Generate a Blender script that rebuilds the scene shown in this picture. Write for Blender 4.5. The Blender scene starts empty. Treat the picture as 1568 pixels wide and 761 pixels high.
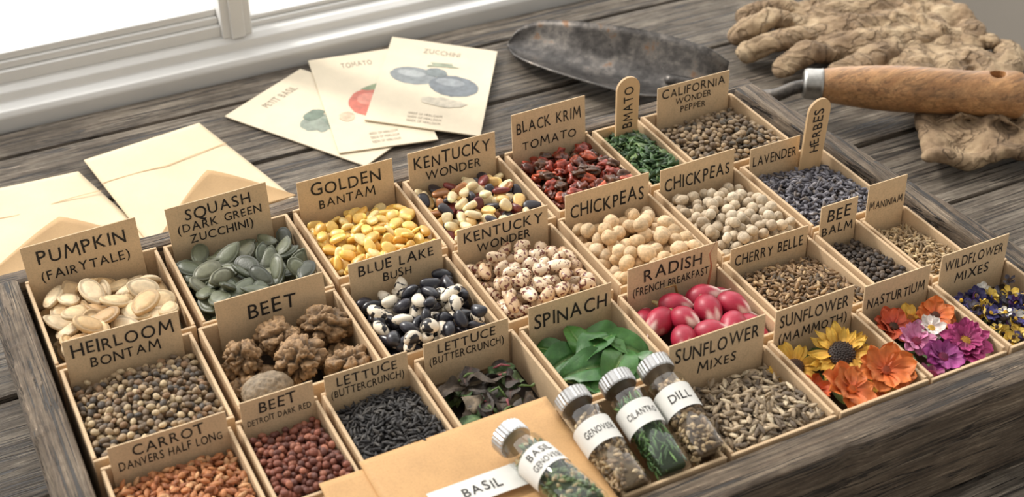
import bpy, bmesh, math, random
import numpy as np
from mathutils import Matrix, Vector, noise as mn
rng=np.random.default_rng(7); random.seed(7)
K=0.01; Z0=0.82          # authoring unit: cm, z=0 is the rim of the tray; table top is z=-7
sc=bpy.context.scene; col=sc.collection

def lin(c):
    return tuple(((x/255)/12.92 if x/255<=0.04045 else ((x/255+0.055)/1.055)**2.4) for x in c[:3])
# ------------------------------------------------------------------ mesh builder
class MB:
    def __init__(s): s.V=[];s.F=[];s.C=[];s.M=[];s.n=0
    def add(s,v,f,c=(1,1,1),m=0):
        v=np.asarray(v,float); s.V.append(v)
        n=s.n; s.F.extend([tuple(i+n for i in q) for q in f]); s.M.extend([m]*len(f))
        c=np.asarray(c,float)
        if c.ndim==1: c=np.tile(c,(len(v),1))
        s.C.append(c); s.n+=len(v)
    def box(s,u0,u1,v0,v1,z0,z1,c=(1,1,1),m=0):
        P=[(u0,v0,z0),(u1,v0,z0),(u1,v1,z0),(u0,v1,z0),(u0,v0,z1),(u1,v0,z1),(u1,v1,z1),(u0,v1,z1)]
        s.add(P,[(0,3,2,1),(4,5,6,7),(0,1,5,4),(1,2,6,5),(2,3,7,6),(3,0,4,7)],c,m)
    def quadbox(s,q,z0,z1,c=(1,1,1),m=0):
        P=[(a,b,z0) for a,b in q]+[(a,b,z1) for a,b in q]
        s.add(P,[(3,2,1,0),(4,5,6,7),(0,1,5,4),(1,2,6,5),(2,3,7,6),(3,0,4,7)],c,m)
    def build(s,name,mats,smooth=False,parent=None,bevel=0):
        V=np.concatenate(s.V)*K; V[:,2]+=Z0
        c=(V.min(0)+V.max(0))/2
        me=bpy.data.meshes.new(name); me.from_pydata((V-c).tolist(),[],s.F)
        me.polygons.foreach_set('material_index',s.M)
        if smooth: me.polygons.foreach_set('use_smooth',[True]*len(s.F))
        a=me.color_attributes.new('Col','FLOAT_COLOR','POINT')
        C=np.concatenate(s.C); C=np.c_[C,np.ones(len(C))]; a.data.foreach_set('color',C.ravel())
        me.update()
        o=bpy.data.objects.new(name,me); col.objects.link(o); o.location=c
        for m in (mats if isinstance(mats,(list,tuple)) else [mats]): me.materials.append(m)
        if parent is not None: par(o,parent)
        if bevel:
            b=o.modifiers.new('bevel','BEVEL'); b.width=bevel*K; b.segments=2; b.limit_method='ANGLE'
        return o
def par(o,p):
    o.parent=p; o.matrix_parent_inverse=Matrix.Translation(-p.location)
def empty(name,u,v,z):
    e=bpy.data.objects.new(name,None); col.objects.link(e); e.location=(u*K,v*K,z*K+Z0); e.empty_display_size=.02; return e
def ico(n):
    bm=bmesh.new(); bmesh.ops.create_icosphere(bm,subdivisions=n,radius=1)
    v=np.array([x.co[:] for x in bm.verts]); f=[tuple(x.index for x in q.verts) for q in bm.faces]; bm.free(); return v,f
ICO={n:ico(n) for n in (1,2,3,4,5)}
R=lambda s:s*math.pi/180

# ------------------------------------------------------------------ materials
def newmat(name):
    m=bpy.data.materials.new(name); m.use_nodes=True; nt=m.node_tree; b=nt.nodes['Principled BSDF']; return m,nt,b
def coords(nt,scale=(1,1,1),attr=False):
    tc=nt.nodes.new('ShaderNodeTexCoord'); mp=nt.nodes.new('ShaderNodeMapping')
    mp.inputs['Scale'].default_value=[100*s for s in scale]
    src=tc.outputs['Object']
    if attr:
        at=nt.nodes.new('ShaderNodeAttribute'); at.attribute_name='Col'
        ml=nt.nodes.new('ShaderNodeVectorMath'); ml.operation='SCALE'; ml.inputs['Scale'].default_value=3.0
        nt.links.new(at.outputs['Color'],ml.inputs[0])
        ad=nt.nodes.new('ShaderNodeVectorMath'); nt.links.new(src,ad.inputs[0]); nt.links.new(ml.outputs[0],ad.inputs[1]); src=ad.outputs[0]
    nt.links.new(src,mp.inputs['Vector']); return mp.outputs[0]
def noise(nt,vec,scale,detail=6,rough=.6,dist=0):
    n=nt.nodes.new('ShaderNodeTexNoise'); n.inputs['Scale'].default_value=scale; n.inputs['Detail'].default_value=detail; n.inputs['Roughness'].default_value=rough; n.inputs['Distortion'].default_value=dist
    nt.links.new(vec,n.inputs['Vector']); return n.outputs['Fac']
def ramp(nt,fac,stops):
    r=nt.nodes.new('ShaderNodeValToRGB'); nt.links.new(fac,r.inputs[0])
    while len(r.color_ramp.elements)<len(stops): r.color_ramp.elements.new(.5)
    for e,(p,c) in zip(r.color_ramp.elements,stops): e.position=p; e.color=(*c,1)
    return r.outputs[0]
def mix(nt,fac,a,b,mode='MIX'):
    x=nt.nodes.new('ShaderNodeMix'); x.data_type='RGBA'; x.blend_type=mode
    for s,v in ((0,fac),(6,a),(7,b)):
        if isinstance(v,(int,float)): x.inputs[s].default_value=v
        elif isinstance(v,tuple): x.inputs[s].default_value=(*v,1)
        else: nt.links.new(v,x.inputs[s])
    return x.outputs[2]
def bump(nt,b,h,strength,dist=.05):
    n=nt.nodes.new('ShaderNodeBump'); n.inputs['Strength'].default_value=strength; n.inputs['Distance'].default_value=dist*K
    nt.links.new(h,n.inputs['Height']); nt.links.new(n.outputs[0],b.inputs['Normal'])
def plain(name,c,rough=.6,var=.12,scale=.6,bmp=.15,metal=0,aniso=(1,1,1),fib=0):
    m,nt,b=newmat(name); v=coords(nt,aniso); n=noise(nt,v,scale); c=lin(c)
    cc=ramp(nt,n,[(.3,tuple(x*(1-var) for x in c)),(.7,tuple(min(1,x*(1+var)) for x in c))])
    if fib:
        f=ramp(nt,noise(nt,v,9,5,.8),[(.35,(1-fib,)*3),(.5,(1,1,1)),(.7,(1+fib*.5,)*3)]); cc=mix(nt,1.0,cc,f,'MULTIPLY')
    nt.links.new(cc,b.inputs['Base Color']); b.inputs['Roughness'].default_value=rough; b.inputs['Metallic'].default_value=metal
    n2=noise(nt,v,scale*14,4); bump(nt,b,n2,bmp)
    return m
def vcol(name,rough=.55,var=.25,scale=6,bmp=.3,speck=None,sheen=0,sub=0,aniso=(1,1,1)):
    m,nt,b=newmat(name); v=coords(nt,aniso); at=nt.nodes.new('ShaderNodeAttribute'); at.attribute_name='Col'
    n=noise(nt,v,scale)
    sh=ramp(nt,n,[(.3,(1-var,)*3),(.65,(1+var*.4,)*3)])
    c=mix(nt,1.0,at.outputs['Color'],sh,'MULTIPLY')
    if speck:
        sc_,lo,hi,sc2=speck
        n3=noise(nt,v,sc2,3,.5); f=ramp(nt,n3,[(lo,(0,0,0)),(hi,(1,1,1))]); c=mix(nt,f,c,lin(sc_))
    nt.links.new(c,b.inputs['Base Color']); b.inputs['Roughness'].default_value=rough
    bump(nt,b,noise(nt,v,scale*2.5,4),bmp,.06)
    if sub: b.inputs['Subsurface Weight'].default_value=sub; b.inputs['Subsurface Radius'].default_value=(.003,.002,.001)
    return m
def wood(name,stops,g=(1,0),bmp=.8,rough=.65,crk=.6,dist=.12,fine_=.45,k=1.0):
    """weathered wood, g=1,0: grain along x; 0,1: along y"""
    m,nt,b=newmat(name)
    def gv(lo,hi): return coords(nt,(lo,hi,hi) if g==(1,0) else (hi,lo,hi),True)
    n1=noise(nt,gv(.07,1.5*k),1,9,.78,.8); c=ramp(nt,n1,stops)
    n2=noise(nt,gv(.22,6*k),1,6,.85,.5); fine=ramp(nt,n2,[(.36,(fine_,)*3),(.5,(.95,)*3),(.62,(1.3,)*3)])
    c=mix(nt,1.0,c,fine,'MULTIPLY')
    n4=noise(nt,coords(nt,(1,1,1),True),.2,7,.7); pat=ramp(nt,n4,[(.36,(.60,.57,.54)),(.64,(1.2,1.18,1.15))]); c=mix(nt,1.0,c,pat,'MULTIPLY')
    n3=noise(nt,gv(.035,1.3*k),1,4,.6,.5); cr=ramp(nt,n3,[(.450,(1,1,1)),(.472,(0,0,0)),(.490,(0,0,0)),(.512,(1,1,1))])
    n5=noise(nt,gv(.1,.5*k),1.3,3,.5); ms=ramp(nt,n5,[(.42,(0,0,0)),(.52,(1,1,1))])
    cr=mix(nt,ms,(1.,1.,1.),cr)
    n6=noise(nt,gv(.06,3.4*k),1,4,.6,.5); cr2=ramp(nt,n6,[(.38,(0,0,0)),(.425,(1,1,1))]); cr=mix(nt,1.0,cr,cr2,'MULTIPLY')
    c=mix(nt,cr,mix(nt,crk,c,lin((30,24,20))),c)
    nt.links.new(c,b.inputs['Base Color']); b.inputs['Roughness'].default_value=rough
    h=mix(nt,1.0,mix(nt,1.0,cr,fine,'MULTIPLY'),(.8,.8,.8),'MULTIPLY'); bump(nt,b,h,bmp,dist)
    return m
WOOD_T=wood('weathered_table_wood',[(.28,lin((94,83,73))),(.42,lin((143,130,116))),(.55,lin((181,169,154))),(.72,lin((218,207,192)))],(1,0),1.0,.5,.97,.24,.38)
FS=[(.28,lin((94,77,62))),(.42,lin((142,123,104))),(.58,lin((179,160,138))),(.75,lin((212,196,174)))]
WOOD_F=wood('weathered_tray_wood',FS,(1,0),1.0,.6,.97,.24,.40,1.0)
WOOD_FV=wood('weathered_tray_wood_side',FS,(0,1),1.0,.6,.97,.24,.40,1.0)
HANDLE=wood('ash_handle_wood',[(.25,lin((134,90,56))),(.45,lin((168,124,82))),(.65,lin((188,146,101))),(.85,lin((206,169,124)))],(1,0),.25,.42,.35,.03,.75,.6)
CARD=plain('kraft_box_card',(202,174,139),.8,.1,.5,.15,0,(1,1,1),.14)
LABEL=plain('label_card',(214,187,150),.8,.10,.5,.12,0,(1,1,1),.16)
CREAM=plain('cream_envelope_paper',(222,203,170),.75,.06,.3,.15,0,(1,1,1),.07)
CREAM2=plain('cream_flap_paper',(190,156,112),.75,.08,.35,.15,0,(1,1,1),.08)
PACK=plain('seed_packet_paper',(218,204,178),.6,.07,.3,.08,0,(1,1,1),.04)
KRAFT=plain('kraft_envelope_paper',(192,150,100),.7,.10,.4,.2,0,(1,1,1),.14)
INK=plain('black_ink',(34,30,28),.7,.05,2,.0)
WHITE=plain('white_window_paint',(224,223,220),.45,.03,.2,.05)
WALL=plain('wall_plaster',(214,208,198),.85,.04,.05,.1)
FLOOR=plain('brown_floorboards',(92,66,46),.5,.2,.1,.2,0,(.1,1,1))
WLAB=plain('white_label_paper',(218,216,210),.6,.03,1,.05)
ALU=plain('aluminium_cap',(196,196,196),.28,.06,2,.1,1)
FERR=plain('steel_ferrule',(170,168,164),.32,.2,1.5,.2,1)
m,nt,b=newmat('patinated_steel'); v=coords(nt); n=noise(nt,v,.5,10,.7)
c=ramp(nt,n,[(.35,lin((46,43,41))),(.5,lin((78,74,71))),(.60,lin((108,102,96))),(.67,lin((112,86,66))),(.74,lin((96,70,52)))])
nt.links.new(c,b.inputs['Base Color']); b.inputs['Metallic'].default_value=.72
r=ramp(nt,noise(nt,v,2.5,6),[(.3,(.22,)*3),(.7,(.48,)*3)]); nt.links.new(r,b.inputs['Roughness']); bump(nt,b,noise(nt,v,5,6),.3); STEEL=m
m,nt,b=newmat('tan_suede_leather'); v=coords(nt); n=noise(nt,v,.2,9,.68)
c=ramp(nt,n,[(.32,lin((98,78,58))),(.45,lin((138,115,89))),(.56,lin((166,143,113))),(.70,lin((190,169,139)))])
cn=noise(nt,v,.36,3,.45,1.3); crs=ramp(nt,cn,[(.44,(1,1,1)),(.485,(.38,.35,.32)),(.50,(.34,.31,.28)),(.545,(1,1,1))])
c=mix(nt,.55,c,crs,'MULTIPLY')
nt.links.new(c,b.inputs['Base Color']); b.inputs['Roughness'].default_value=.92
h=mix(nt,.3,crs,noise(nt,v,3.5,6)); bump(nt,b,h,.75,.35); LEATHER=m
def clear(name,tint=(1,1,1),fr=1.45):
    m=bpy.data.materials.new(name); m.use_nodes=True; nt=m.node_tree; nt.nodes.remove(nt.nodes['Principled BSDF'])
    o=nt.nodes['Material Output']; t=nt.nodes.new('ShaderNodeBsdfTransparent'); t.inputs[0].default_value=(*tint,1)
    g=nt.nodes.new('ShaderNodeBsdfGlossy'); g.inputs['Roughness'].default_value=.05; f=nt.nodes.new('ShaderNodeLayerWeight'); f.inputs[0].default_value=fr
    ge=nt.nodes.new('ShaderNodeNewGeometry'); iv=nt.nodes.new('ShaderNodeMath'); iv.operation='SUBTRACT'; iv.inputs[0].default_value=1; nt.links.new(ge.outputs['Backfacing'],iv.inputs[1])
    mu=nt.nodes.new('ShaderNodeMath'); mu.operation='MULTIPLY'; nt.links.new(f.outputs['Fresnel'],mu.inputs[0]); nt.links.new(iv.outputs[0],mu.inputs[1])
    mx=nt.nodes.new('ShaderNodeMixShader'); nt.links.new(mu.outputs[0],mx.inputs[0]); nt.links.new(t.outputs[0],mx.inputs[1]); nt.links.new(g.outputs[0],mx.inputs[2]); nt.links.new(mx.outputs[0],o.inputs[0]); return m
GLASS=clear('vial_glass',(.95,.965,.96),.36); PANE=clear('window_glass',(1,1,1),.15)
S_DULL=vcol('seed_matte',.6,.3,5,.4)
S_PUMP=vcol('pumpkin_seed_skin',.55,.22,2.2,.35)
S_GLOSS=vcol('seed_satin',.34,.15,4,.12)
S_SQ=vcol('zucchini_seed_skin',.42,.25,2.5,.25)
S_STREAK=vcol('seed_striped',.6,.45,9,.4,None,0,0,(.5,1,1))
S_SPECK=vcol('bean_speckled',.35,.08,4,.08,((108,58,46),.55,.575,4.2))
S_BW=vcol('bean_pied',.28,.08,4,.05,((32,30,34),.55,.575,1.7))
S_DRY=vcol('dried_wrinkled',.6,.45,4,.9)
LEAF=vcol('leaf_green',.40,.25,2.5,.3,None,0,.05)
RADISH=vcol('radish_skin',.42,.25,1.2,.12)
PETAL=vcol('petal',.6,.16,3,.2,None,0,.1)

# ------------------------------------------------------------------ room
mb=MB()
wu0,wu1,wz0,wz1=-78,122,-6,118
mb.box(-160,180,33,45,-82,wz0,m=0); mb.box(-160,180,33,45,wz1,175); mb.box(-160,wu0,33,45,wz0,wz1); mb.box(wu1,180,33,45,wz0,wz1)
mb.build('wall_back',WALL)
mb=MB(); mb.box(-160,180,-170,45,-84,-82); mb.build('floor',FLOOR)
mb=MB()
prof=[(31.3,-9.5),(31.3,-6.2),(31.6,-5.8),(33.0,-5.7),(33.1,-5.0),(33.7,-4.7),(37,-4.5),(37,-9.5)]
P=[(wu0-6,a,b) for a,b in prof]+[(wu1+6,a,b) for a,b in prof]; n=len(prof)
mb.add(P,[tuple(range(n-1,-1,-1)),tuple(range(n,2*n))]+[(i,(i+1)%n,(i+1)%n+n,i+n) for i in range(n)])
mb.build('window_sill',WHITE,bevel=.12)
win=empty('window_1',22,35,50)
mb=MB()
for a in (wu0,22.2,wu1-2.6): mb.box(a,a+2.6,33.6,37.4,-4.7,wz1); mb.box(a+.7,a+1.9,33.2,33.6,-4.7,wz1)
mb.box(wu0,wu1,33.6,37.4,wz1-4,wz1)
mb.build('frame',WHITE,parent=win,bevel=.12)
mb=MB()
mb.box(wu0+2.6,22.2,34.1,36.4,-4.7,-3.7); mb.box(wu0+2.6,22.2,34.1,36.4,wz1-8,wz1-4); mb.box(wu0+2.6,wu0+5,34.1,36.4,-3.4,wz1-6)
mb.box(wu0+2.6,22.2,34.6,36.2,-3.7,-3.1); mb.box(wu0+2.6,22.2,35.0,35.8,-3.1,-2.5)
mb.box(24.8,wu1-2.6,34.6,36.4,-4.7,-4.2); mb.box(24.8,wu1-2.6,35,36,-4.2,-3.8); mb.box(24.8,wu1-2.6,34.6,36.4,wz1-8,wz1-4); mb.box(72,74,34.6,36.4,-4.0,wz1-6)
mb.build('sash',WHITE,parent=win,bevel=.1)
mb=MB(); mb.box(wu0+2.6,22.2,35.3,35.4,-2.6,wz1-5); mb.box(24.8,wu1-2.6,35.3,35.4,-4.0,wz1-5); mb.build('pane',PANE,parent=win)

# ------------------------------------------------------------------ table
tab=empty('weathered_wood_table',20,-10,-10)
mb=MB()
edges=[31.0,26.9,17.5,8.1,-1.3,-10.7,-20.1,-29.5,-38.9,-48.3,-58]
for i in range(len(edges)-1):
    c=rng.random(3)
    cuts=[-62,80.4]
    if i%3==1: cuts=[-62,rng.uniform(-20,-8),80.4]
    for j in range(len(cuts)-1):
        dz=rng.uniform(-.12,0)
        mb.box(cuts[j]+.05,cuts[j+1]-.05,edges[i+1]+.2,edges[i]-.2,-9.6,-7+dz,c*(1+.2*j))
mb.build('planks',WOOD_T,parent=tab,bevel=.25)
mb=MB(); mb.box(80.5,83.8,-58,31,-9.8,-6.95,(.3,.1,.7)); mb.build('end_board',WOOD_FV,parent=tab,bevel=.25)
mb=MB(); mb.box(-62,83,-58,31,-11,-9.7,(.3,.5,.1)); mb.box(-58,80,-54,-51,-18,-11); mb.box(-58,80,25,28,-18,-11)
mb.build('apron',WOOD_F,parent=tab)
mb=MB()
for a in (-58,76):
    for b_ in (-54,22): mb.box(a,a+6,b_,b_+6,-82,-11,rng.random(3))
mb.build('legs',WOOD_F,parent=tab,bevel=.3)

# ------------------------------------------------------------------ tray (worn, slightly uneven boards)
tray=empty('wooden_seed_tray',25,-15,-4)
def fixn(o):
    bm=bmesh.new(); bm.from_mesh(o.data); bmesh.ops.recalc_face_normals(bm,faces=bm.faces[:]); bm.to_mesh(o.data); bm.free()
def board(name,a0,a1,b0,b1,zt,zb,mat,c):
    """a0->a1 outer edge, b0->b1 inner edge (plan points); uneven worn top"""
    mb=MB(); n=90; off=rng.uniform(-50,50); P=[]
    a0,a1,b0,b1=[np.array(q,float) for q in (a0,a1,b0,b1)]
    for i in range(n+1):
        s=i/n; A_=a0*(1-s)+a1*s; B_=b0*(1-s)+b1*s; d=(B_-A_); d/=np.linalg.norm(d)
        e1=.16*mn.noise(Vector((off+s*14,0,0)))+.10*mn.noise(Vector((off+s*50,3,0))); e2=.14*mn.noise(Vector((off+s*14,9,0)))+.06*mn.noise(Vector((off+s*60,5,0)))
        w1=.12*mn.noise(Vector((off+s*11,20,0)))+.06*mn.noise(Vector((off+s*50,22,0))); w2=.10*mn.noise(Vector((off+s*11,30,0)))
        prof=[(A_,zb),(A_+d*e1,zt-.45),(A_+d*(.10+e1),zt-.15+w1),(A_+d*.34,zt+w1),(B_-d*.28,zt+w2),(B_-d*(.06-e2*.3),zt-.12+w2),(B_,zt-.35),(B_,zb)]
        P+=[(q[0],q[1],z) for q,z in prof]
    F=[(i*8+k,i*8+(k+1)%8,(i+1)*8+(k+1)%8,(i+1)*8+k) for i in range(n) for k in range(8)]+[tuple(range(7,-1,-1)),tuple(range(n*8,n*8+8))]
    mb.add(P,F,c); o=mb.build(name,mat,parent=tray); fixn(o)
board('front_wall',(-2.2,-33.4),(56.6,-33.4),(-2.2,-31.3),(56.6,-31.3),0.05,-6.6,WOOD_F,(.2,.6,.1))
board('back_wall',(-2.0,1.9),(52.6,1.9),(-2.0,.32),(52.6,.32),-.2,-6.6,WOOD_F,(.9,.2,.4))
board('left_wall',(-2.15,-31.3),(-2.0,.3),(-.25,-31.3),(-.2,.3),.1,-6.6,WOOD_FV,(.5,.6,.9))
board('right_wall',(56.3,-31.3),(52.6,.3),(54.3,-31.3),(50.8,.3),0,-6.6,WOOD_FV,(.1,.4,.6))
mb=MB(); mb.quadbox([(-2,-33),(56,-33),(52.4,1.6),(-2,1.6)],-6.9,-6.55,(.4,.2,.6)); mb.build('base',WOOD_F,parent=tray)

# ------------------------------------------------------------------ lettering
GC={}
def glyph(ch):
    if ch in GC: return GC[ch]
    cu=bpy.data.curves.new('g','FONT'); cu.body=ch; cu.size=1; cu.resolution_u=3; cu.offset=0.0 if ch in 'MW' else .006
    o=bpy.data.objects.new('g',cu); col.objects.link(o); bpy.context.view_layer.update()
    dg=bpy.context.evaluated_depsgraph_get(); me=o.evaluated_get(dg).to_mesh()
    v=np.array([x.co[:2] for x in me.vertices]).reshape(-1,2); f=[tuple(p.vertices) for p in me.polygons]
    o.evaluated_get(dg).to_mesh_clear(); bpy.data.objects.remove(o); bpy.data.curves.remove(cu)
    if ch in 'M':   # hand-drawn M from four strokes
        pts=[(0,0),(.10,.72),(.36,.22),(.62,.72),(.72,0)]; v=[];f=[]
        for a,b in zip(pts[:-1],pts[1:]):
            a=np.array(a);b=np.array(b);d=(b-a)/np.linalg.norm(b-a);nn=np.array([-d[1],d[0]])*.05; k=len(v)
            v+= [a-nn-d*.02,b-nn+d*.02,b+nn+d*.02,a+nn-d*.02]; f.append((k,k+1,k+2,k+3))
        v=np.array(v)
    x0=v[:,0].min(); v[:,0]-=x0; GC[ch]=(v/.72,f,v[:,0].max()/.72); return GC[ch]
def lettering(s,h,maxw,jit=1.0):
    x=0; VV=[];FF=[];n=0
    for ch in s:
        if ch==' ': x+=.5; continue
        v,f,w=glyph(ch); a=rng.normal(0,.035*jit); k=1+rng.normal(0,.045*jit)
        q=v*k*np.array([.92,1]); q=np.c_[q[:,0]*math.cos(a)-q[:,1]*math.sin(a),q[:,0]*math.sin(a)+q[:,1]*math.cos(a)+rng.normal(0,.035*jit)]
        q[:,0]+=x; VV.append(q); FF+= [tuple(i+n for i in t) for t in f]; n+=len(q); x+=w*k*.92+.17
    V=np.concatenate(VV); W=x-.17; sx=h
    if W*h>maxw: sx=maxw/W
    sy=h if sx>h*.7 else sx/.7
    V[:,0]=(V[:,0]-W/2)*sx; V[:,1]=(V[:,1]-.5)*sy
    return V,FF,sy
def textblock(mb,lines,maxw,T):
    for s,h,y in lines:
        V,F,_=lettering(s,h,maxw); V[:,1]+=y; mb.add(T(V),F,(1,1,1))

# ------------------------------------------------------------------ seed boxes with labels
BOX={}
def seedbox(key,u0,u1,vb,vf,label=None,top=2.0,lu=None,lines=None,lean=.06,roll=0,bottom=-1.9):
    e=empty('seed_box',(u0+u1)/2,(vb+vf)/2,-3)
    mb=MB(); t=.2; r=lambda:rng.uniform(-.12,.06)
    zb=-6.5
    mb.box(u0,u1,vb-t,vb,zb,r()); mb.box(u0,u1,vf,vf+t,zb,r()-.05)
    mb.box(u0,u0+t,vf+t,vb-t,zb,r()); mb.box(u1-t,u1,vf+t,vb-t,zb,r()); mb.box(u0+.05,u1-.05,vf+.05,vb-.05,zb,zb+.15)
    mb.build('card_box',CARD,parent=e,bevel=.05)
    BOX[key]=(u0+t,u1-t,vb-t-(.3 if lines else 0),vf+t)
    if lines:
        top-=.2
        a,b=lu; cx=(a+b)/2; w=b-a; h=top-bottom
        def T(V,off=0):
            x=V[:,0];y=V[:,1]; c,s=math.cos(roll),math.sin(roll)
            X=x*c-y*s; Y=x*s+y*c
            return np.c_[cx+X,vb-t-.22-off+(Y+h/2)*lean,bottom+h/2+Y]
        q=np.array([(-w/2,-h/2),(w/2,-h/2),(w/2,h/2),(-w/2,h/2)])
        mb=MB(); P=np.r_[T(q,.0),T(q,-.07)]
        mb.add(P,[(0,1,2,3),(7,6,5,4),(0,4,5,1),(1,5,6,2),(2,6,7,3),(3,7,4,0)]); mb.build('label_card',LABEL,parent=e)
        mb=MB(); n=len(lines); vis=top+(1.0 if n==1 else .8); yc=h/2-vis/2
        if n==1: L=[(lines[0],min(1.0,vis*.42),yc+vis*.03)]
        elif n==2: L=[(lines[0],min(.92,vis*.33),yc+vis*.21),(lines[1],min(.66,vis*.27),yc-vis*.18)]
        else: L=[(lines[0],vis*.24,yc+vis*.29),(lines[1],vis*.18,yc+.02*vis),(lines[2],vis*.18,yc-vis*.23)]
        textblock(mb,L,w*.88,lambda V:T(V,.02)); mb.build('lettering',INK,parent=e)
    return e
seedbox('pumpkin',0.1,8.0,0,-8.5,1,2.7,(.3,7.1),['PUMPKIN','(FAIRYTALE)'],roll=R(1))
seedbox('squash',8.4,16.4,0,-8.6,1,2.8,(8.9,15.3),['SQUASH','(DARK GREEN','ZUCCHINI)'],roll=R(1))
seedbox('golden',16.8,24.0,0,-8.1,1,2.2,(17.2,23.7),['GOLDEN','BANTAM'])
seedbox('kent1',24.4,31.5,0,-8.2,1,2.2,(24.8,31.1),['KENTUCKY','WONDER'])
seedbox('krim',31.9,38.3,0,-7.9,1,3.1,(32.4,38.0),['BLACK KRIM','TOMATO'],roll=R(1))
seedbox('tom',38.7,42.3,0,-7.9)
seedbox('calif',42.6,50.2,0,-7.9,1,2.2,(43.8,49.8),['CALIFORNIA','WONDER','PEPPER'])
seedbox('heir',0.2,7.6,-8.9,-16.9,1,2.0,(.6,7.0),['HEIRLOOM','BONTAM'],roll=R(-1))
seedbox('beet',8.0,16.3,-8.8,-16.4,1,1.7,(9.1,15.6),['BEET'])
seedbox('blue',16.7,23.6,-8.7,-16.3,1,1.6,(17.2,23.2),['BLUE LAKE','BUSH'])
seedbox('kent2',24.0,30.9,-8.6,-16.4,1,1.7,(24.3,30.5),['KENTUCKY','WONDER'])
seedbox('chick',31.4,38.1,-8.5,-16.4,1,1.9,(31.8,37.9),['CHICKPEAS'])
seedbox('chick2',38.5,44.8,-8.5,-16.6,1,1.8,(38.8,44.5),['CHICKPEAS'],roll=R(1))
seedbox('lav',45.2,51.6,-8.5,-16.6,1,1.4,(45.8,49.8),['LAVENDER'])
seedbox('carrot',.4,7.2,-17.4,-24,1,1.4,(.9,7.0),['CARROT','DANVERS HALF LONG'])
seedbox('beetred',7.5,12.0,-17.3,-24,1,1.5,(7.8,11.8),['BEET','DETROIT DARK RED'])
seedbox('let1',12.3,17.5,-17.1,-24,1,1.3,(12.5,17.3),['LETTUCE','(BUTTERCRUNCH)'])
seedbox('let2',17.8,23.9,-17.0,-24,1,1.3,(18.3,23.5),['LETTUCE','(BUTTERCRUNCH)'])
seedbox('spin',24.3,30.4,-17.0,-24,1,1.5,(24.8,30.2),['SPINACH'])
seedbox('rad',30.8,37.8,-17.0,-24,1,2.0,(31.3,37.5),['RADISH','(FRENCH BREAKFAST)'])
seedbox('cher',38.1,44.5,-17.0,-24,1,1.1,(38.5,44.2),['CHERRY BELLE'])
seedbox('beeb',44.9,48.2,-17.0,-24,1,2.1,(45.1,47.9),['BEE','BALM'])
seedbox('man',48.5,52.0,-17.0,-24,1,2.6,(48.7,51.7),['MANINIAM'])
seedbox('smix',29.3,35.9,-24.5,-31.1,1,2.5,(29.4,35.6),['SUNFLOWER','MIXES'])
seedbox('mam',36.2,42.1,-24.4,-31.1,1,2.3,(36.4,41.8),['SUNFLOWER','(MAMMOTH)'])
seedbox('nas',42.4,47.7,-24.4,-31.1,1,1.9,(42.6,47.4),['NASTURTIUM'])
seedbox('wild',48.0,53.7,-24.4,-31.1,1,2.2,(48.2,53.3),['WILDFLOWER','MIXES'])
seedbox('vial',22.9,29.0,-24.4,-31.1)
seedbox('e1',.4,7.2,-24.4,-31.1); seedbox('e2',7.5,15.0,-24.4,-31.1); seedbox('e3',15.3,22.6,-24.4,-31.1)

# ------------------------------------------------------------------ piles
def shape(kind,p):
    x,y,z=p[:,0].copy(),p[:,1].copy(),p[:,2].copy(); s=np.ones(len(p))
    if kind=='flat':
        r=np.hypot(p[:,0],p[:,1])
        y=y*np.sqrt(np.clip(1-.4*x,.3,2))*np.where(x>.5,1-.3*(x-.5)*2,1); z=np.sign(z)*np.abs(z)**.8*(1-.35*np.exp(-((r-.8)/.1)**2))
        s=np.where(r>.92,.86,1.0)*np.where((r>.74)&(r<=.92),.68,1.0)
        z=z+.25*x*x
    elif kind=='bean':
        y=y+.38*(x*x-.4); y*=.92; z=z*(1-.08*x*x); s=1-.0*x
    elif kind=='corn':
        wd=.62+.38*np.clip((x+1)/1.3,0,1); y=np.sign(y)*np.abs(y)**.7*wd; z=np.sign(z)*np.abs(z)**.75*(.7+.3*(x+1)/2); x=np.sign(x)*np.abs(x)**.8
        s=np.where(p[:,0]<-.55,1.45,1.0)*np.where((p[:,0]>.75),1.1,1)
    elif kind=='chick':
        k=1+.16*np.clip(x-.8,0,1)*3-.07*np.exp(-(y/.2)**2)*(x>-.2)*(z>-.3)
        off=rng.uniform(-50,50,3); k=k+np.array([.10*mn.noise(Vector(q*1.7+off)) for q in p])
        x=x*k;y=y*k;z=z*k
        s=1-.3*np.exp(-(p[:,1]/.12)**2)*(p[:,0]>0)
    elif kind=='sliver':
        t=1-.45*np.abs(x)**1.5; y=y*t; z=z*t; s=1+.2*(np.abs(p[:,1])>.6)
    elif kind=='crumple':
        off=rng.uniform(-50,50,3)
        d=np.array([mn.noise(Vector(q*1.6+off)) for q in p]); k=1+.75*d; x=x*k;y=y*k;z=z*k; s=1+1.2*d
    return np.c_[x,y,z],s
def palette_fn(pal):
    cs=[np.array(lin(c)) for c,_ in pal]; w=np.array([k for _,k in pal],float); w/=w.sum()
    return lambda: cs[rng.choice(len(cs),p=w)]*(1+rng.normal(0,.1))
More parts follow.
